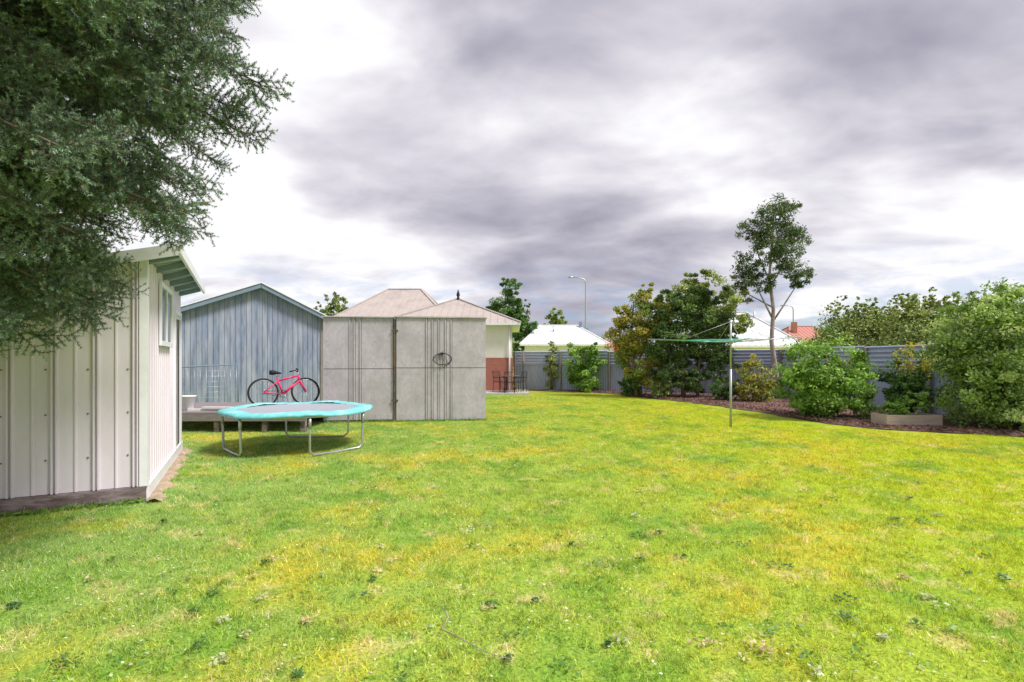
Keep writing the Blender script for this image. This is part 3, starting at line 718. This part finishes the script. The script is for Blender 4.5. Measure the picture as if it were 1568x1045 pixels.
tree('willow_tree',x,y,[([(x,y,0),(x,y,2),(x-.1,y,3.8),(x,y,5.0)],.12,.02),([(x,y,2),(x-.9,y,3.5),(x-1.3,y,4.6)],.06,.01),([(x,y,2),(x+.9,y,3.5),(x+1.1,y,4.4)],.06,.01)],
 [(x,y,4.2,1.6,1.0,1.4),(x-1.2,y,4.5,1.1,.8,1.2),(x+1.0,y,3.8,1.1,.8,1.3),(x-.4,y,5.3,.8,.5,.7),(x,y,2.8,1.6,.8,.8)],19000,0.07,G_grey,shell=0.2)
shrub('flowering_shrub',8.55,18.0,1.6,1.6,G_yel,5000,0.05,shell=0.3)
shrub('flax_plant',10.3,17.5,1.2,1.0,G_grey,2500,0.09,aspect=0.15)
shrub('low_shrub',7.7,18.6,0.9,1.1,G_mid,3000,0.045)
shrub('low_shrub',9.6,16.2,0.75,1.0,G_lite,2500,0.045)
shrub('low_shrub',8.9,15.6,0.6,0.8,G_mid,1800,0.045)
x,y=9.85,19.2
tree('eucalyptus_tree',x,y,[([(x+.12,y,0),(x+.05,y,1.0),(x-.12,y,2.2),(x-.05,y,3.4),(x-.2,y,4.6),(x-.1,y,6.0),(x,y,7.3)],.11,.02),
  ([(x-.1,y,2.9),(x+.3,y,3.5),(x+.75,y,4.2),(x+1.1,y,4.5)],.04,.008),([(x-.1,y,3.1),(x-.5,y,3.9),(x-.9,y,4.7)],.04,.008),([(x-.15,y,4.3),(x+.3,y,5.0),(x+.7,y,5.8)],.035,.008),([(x-.2,y,4.5),(x-.6,y,5.4),(x-.8,y,6.2)],.035,.008),([(x-.1,y,3.5),(x-.9,y+.2,4.0),(x-1.2,y,4.2)],.03,.006)],
 [(x-.1,y,6.7,.85,.7,.75),(x+.3,y,7.3,.5,.5,.4),(x-.7,y,6.2,.65,.5,.6),(x+.65,y,6.1,.65,.6,.7),(x-.15,y,5.6,.8,.6,.6),(x-.95,y,5.1,.6,.5,.65),(x+.55,y,5.1,.55,.5,.5),(x-1.05,y,4.3,.6,.4,.6),(x+1.1,y,4.7,.45,.4,.35),(x-.4,y,4.5,.5,.4,.5),(x+.8,y,4.35,.35,.3,.25)],15000,0.06,[(0.025,0.045,0.018),(0.06,0.09,0.035),(0.12,0.16,0.07)],M_palebk,nc=170,aspect=0.3,shell=0.15,clump=0.40)
shrub('leafy_shrub',8.15,13.2,2.2,2.4,G_lite,26000,0.042,nc=170)
e_=shrub('rose_bush',9.85,12.7,1.95,1.4,G_mid,8000,0.04,shell=0.2,stems=8,nc=90)
foliage('yellow_leaves',[(9.85,12.6,1.5,.5,.4,.4)],600,0.035,[(0.30,0.27,0.04),(0.36,0.31,0.05)],e_)
x,y=10.65,11.2
shrub('pittosporum_bush',x,y,3.1,2.7,G_var,52000,0.038,nc=320,blobs=[(x,y,1.5,1.2,1.1,1.5),(x-.55,y-.2,1.0,.85,.8,.95),(x-.5,y,2.1,.8,.8,.8),(x+.5,y-.1,2.4,.9,.8,.75),(x+.1,y-.2,2.75,.65,.6,.4),(x-.9,y-.1,1.6,.5,.5,.6),(x+.8,y-.4,1.3,.9,.8,1.2),(x-.2,y-.7,.9,.8,.5,.9),(x-.3,y-.4,2.5,.6,.5,.5)],stems=7)
b=B(); b.box((8.2,11.2,0),(9.42,11.24,0.3),M_plantw); b.box((8.2,11.66,0),(9.42,11.70,0.3),M_plantw); b.box((8.2,11.24,0),(8.24,11.66,0.3),M_plantw); b.box((9.38,11.24,0),(9.42,11.66,0.3),M_plantw)
b.box((8.24,11.24,0),(9.38,11.66,0.25),M_mulch); pb=b.done('planter_box')
foliage('planter_plants',[(8.8,11.5,0.42,.5,.2,.2),(9.1,11.5,0.6,.25,.2,.3),(8.5,11.5,.4,.25,.2,.2)],2200,0.03,G_lite,pb)
def hedge(name,x0,x1,y,h,spk,n,pal,dep=0.8):
    bl=[]; x=x0
    while x<x1:
        bl.append((x,y,h*0.52+random.uniform(-.08,.08),0.8,dep,h*0.48)); bl.append((x+.2,y,h*random.uniform(.78,.88),0.5,dep*.6,h*0.16)); x+=0.5
    for i in range(spk): 
        sx=random.uniform(x0-.3,x1+.3); bl.append((sx,y+random.uniform(-.3,.3),h*random.uniform(.95,1.08),0.10,0.10,0.40*random.uniform(.6,1.2)))
    e=empty(name); foliage('leaves',bl,n,0.05,pal,e,nc=900,clump=0.42,shell=.55); 
    b=B(); x=x0
    while x<x1: b.tube([(x,y,0),(x+.1,y,h*.6)],[.05,.02],M_bark,6); x+=1.1
    b.done('stems',e)
hedge('tall_hedge',12.6,15.6,20,3.45,44,30000,G_grey)
hedge('tall_hedge',13.0,15.8,17,3.3,44,30000,G_grey)
hedge('tall_hedge',13.2,17,13.5,2.8,14,24000,G_mid)
def bigtree(name,x,y,h,w,pal,n,size=0.16,shell=.2):
    bl=[(x,y,h*.62,w*.3,w*.3,h*.28)]
    for i in range(9):
        a=random.random()*6.28; f=random.uniform(.35,.92); ww=w*(.36*(1-f*.55)); bl.append((x+math.cos(a)*ww*1.0,y+math.sin(a)*ww,h*f,w*.18,w*.18,h*.12))
    bl.append((x,y,h*.93,w*.08,w*.08,h*.09))
    tree(name,x,y,[([(x,y,0),(x,y,h*.5),(x+.1,y,h*.9)],h*.02,.02)],bl,n,size,pal,shell=shell)
bigtree('garden_tree',-0.6,40,8.2,4.0,G_mid,17000,.09)
bigtree('garden_tree',1.2,42,6.4,3.0,G_mid,11000,.09)
bigtree('garden_tree',-10.2,30,5.4,2.6,G_grey,5000,.08)
bigtree('garden_tree',-11.8,31,5.0,2.2,G_grey,4000,.08)
bigtree('garden_tree',4.6,60,7.3,5.5,G_grey,12000,.14)
bigtree('garden_tree',7.4,62,5.8,5.0,G_grey,9000,.14)
bl=[]
for i in range(120):
    x=-60+i*1.25+random.uniform(-1,1); y=75+random.uniform(-6,6); h_=random.uniform(2.0,4.2)
    bl.append((x,y,h_*.6,random.uniform(1.5,3),2,h_*.7))
foliage('distant_trees',bl,30000,0.32,G_grey,None,nc=900,clump=.4)
shrub('red_flowering_shrub',6.3,32,2.9,1.8,[(0.25,0.06,0.03),(0.45,0.12,0.05),(0.14,0.14,0.05)],3000,0.07)

# ------------------------------------------------------------------ foreground spruce
sprc=empty('spruce_tree'); T=np.array([-4.35,2.95])
def sprig(name,seed,L=0.34,side=9):
    r_=np.random.default_rng(seed); Vs=[];Cs=[]
    def shoot(p0,p1,nn,ln,tipc):
        p0=np.array(p0);p1=np.array(p1);d=p1-p0; ll=np.linalg.norm(d); d/=ll
        t=r_.random(nn)**0.9; P=p0+np.outer(t,d*ll)
        q=r_.normal(size=(nn,3)); q-=np.outer(q@d,d); q/=np.linalg.norm(q,axis=1,keepdims=True)
        nd=q*0.9+d*0.5; nd/=np.linalg.norm(nd,axis=1,keepdims=True)
        s=np.cross(nd,r_.normal(size=(nn,3))); s/=np.linalg.norm(s,axis=1,keepdims=True); s*=0.0032
        l=ln*(0.75+0.5*r_.random(nn))*(1-0.25*t**3)
        Vs.append(np.stack([P-s,P+s,P+nd*l[:,None]],1).reshape(-1,3))
        k=(0.6+0.8*r_.random(nn))[:,None]
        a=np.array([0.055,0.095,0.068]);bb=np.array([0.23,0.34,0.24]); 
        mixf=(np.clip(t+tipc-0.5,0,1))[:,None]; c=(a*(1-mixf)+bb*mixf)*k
        br=r_.random(nn)<0.07; c[br]=np.array([0.26,0.14,0.10]); Cs.append(c)
        for _ in range(2):
            s2=np.cross(d,r_.normal(size=3)); s2/=np.linalg.norm(s2); s2*=0.0035
            Vs.append(np.stack([p0-s2,p0+s2,p1])); Cs.append(np.array([[0.18,0.11,0.08]]))
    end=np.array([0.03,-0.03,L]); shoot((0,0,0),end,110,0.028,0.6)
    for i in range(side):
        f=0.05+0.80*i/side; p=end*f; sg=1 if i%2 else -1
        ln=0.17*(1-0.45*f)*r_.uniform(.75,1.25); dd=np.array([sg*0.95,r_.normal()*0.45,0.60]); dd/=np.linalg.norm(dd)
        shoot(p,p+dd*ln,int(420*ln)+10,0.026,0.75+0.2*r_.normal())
    return quads_obj(name,np.concatenate(Vs),np.concatenate(Cs),M_needle,None,3)
M_needle=leaf_mat('spruce_needles',0.5,0.0)
tmpl=[sprig('needle_sprig',s) for s in (1,2,3)]
Fi=(frame(-3.90,5.44,math.atan2(0.887,-0.462))).inverted()
IP=[[],[],[]];IN=[[],[],[]];IS=[[],[],[]]
tb=B(); tb.tube([(T[0],T[1],-0.1),(T[0],T[1],1.0),(T[0]+.03,T[1],3),(T[0],T[1],6),(T[0],T[1],9.6)],[.24,.19,.15,.09,.015],M_bark,12)
def Lmax(z):
    return float(np.interp(z,[1.4,1.75,2.05,2.35,2.75,3.2,4.2,6,9.3],[1.0,1.35,1.8,2.1,2.3,2.42,2.7,2.0,0.15]))
z0=2.02
while z0<9.2:
    dense = z0<6.0
    nb = 17 if dense else 8
    for k in range(nb):
        a=2*math.pi*(k+random.random()*0.9)/nb+z0*1.7
        Lb=Lmax(z0-0.40)*random.uniform(0.70,1.03)
        vis = (math.cos(a)>-0.35 or math.sin(a)>0.2)
        if not vis and random.random()<0.5: continue
        dirv=np.array([math.cos(a),math.sin(a),0.0]); perp=np.array([-dirv[1],dirv[0],0])
        zz=z0+random.uniform(-.12,.12); droop=0.22+0.30*Lb/2.7*random.uniform(.6,1.4)
        path=[]
        for i in range(9):
            t=i/8; path.append(np.array([T[0],T[1],zz])+dirv*Lb*t+np.array([0,0,0.10*math.sin(t*3.0)-droop*t*t+0.05*t**6])+perp*0.10*math.sin(t*3+a*5)*Lb*0.5)
        cut=9
        for i,p in enumerate(path):
            q=Fi@Vector(p)
            if q.x>-0.20 and p[2]<2.95: cut=i;break
        path=path[:cut]
        if len(path)<3: continue
        tb.tube(path,[0.022*(1-i/9.5)+0.003 for i in range(len(path))],M_bark,5)
        step=0.078 if dense else 0.14
        m=int(Lb*(len(path)-1)/8/step)
        for j in range(m):
            t=(j+0.5)/m; 
            if t*Lb<0.35: continue
            u=t*(len(path)-1); i0=min(int(u),len(path)-2); p=path[i0]+(path[i0+1]-path[i0])*(u-i0)
            if dense and vis and p[0]/max(p[1],.2)<-1.35: 
                if random.random()<0.5: continue
            for sg in (-1,1):
                dd=dirv*random.uniform(0.3,1.0)+perp*sg*random.uniform(0.4,1.0)*(1-0.5*t)+np.array([0,0,-random.uniform(-0.15,1.1)])+rng.normal(size=3)*0.25
                w_=random.randrange(3); IP[w_].append(p); IN[w_].append(dd); IS[w_].append(random.uniform(0.65,1.2)*(1-0.2*t))
        w_=random.randrange(3); IP[w_].append(path[-1]); IN[w_].append(dirv+np.array([0,0,random.uniform(-.35,.25)])); IS[w_].append(0.75)
    z0+=0.20 if dense else 0.4
tb.done('trunk_and_branches',sprc)
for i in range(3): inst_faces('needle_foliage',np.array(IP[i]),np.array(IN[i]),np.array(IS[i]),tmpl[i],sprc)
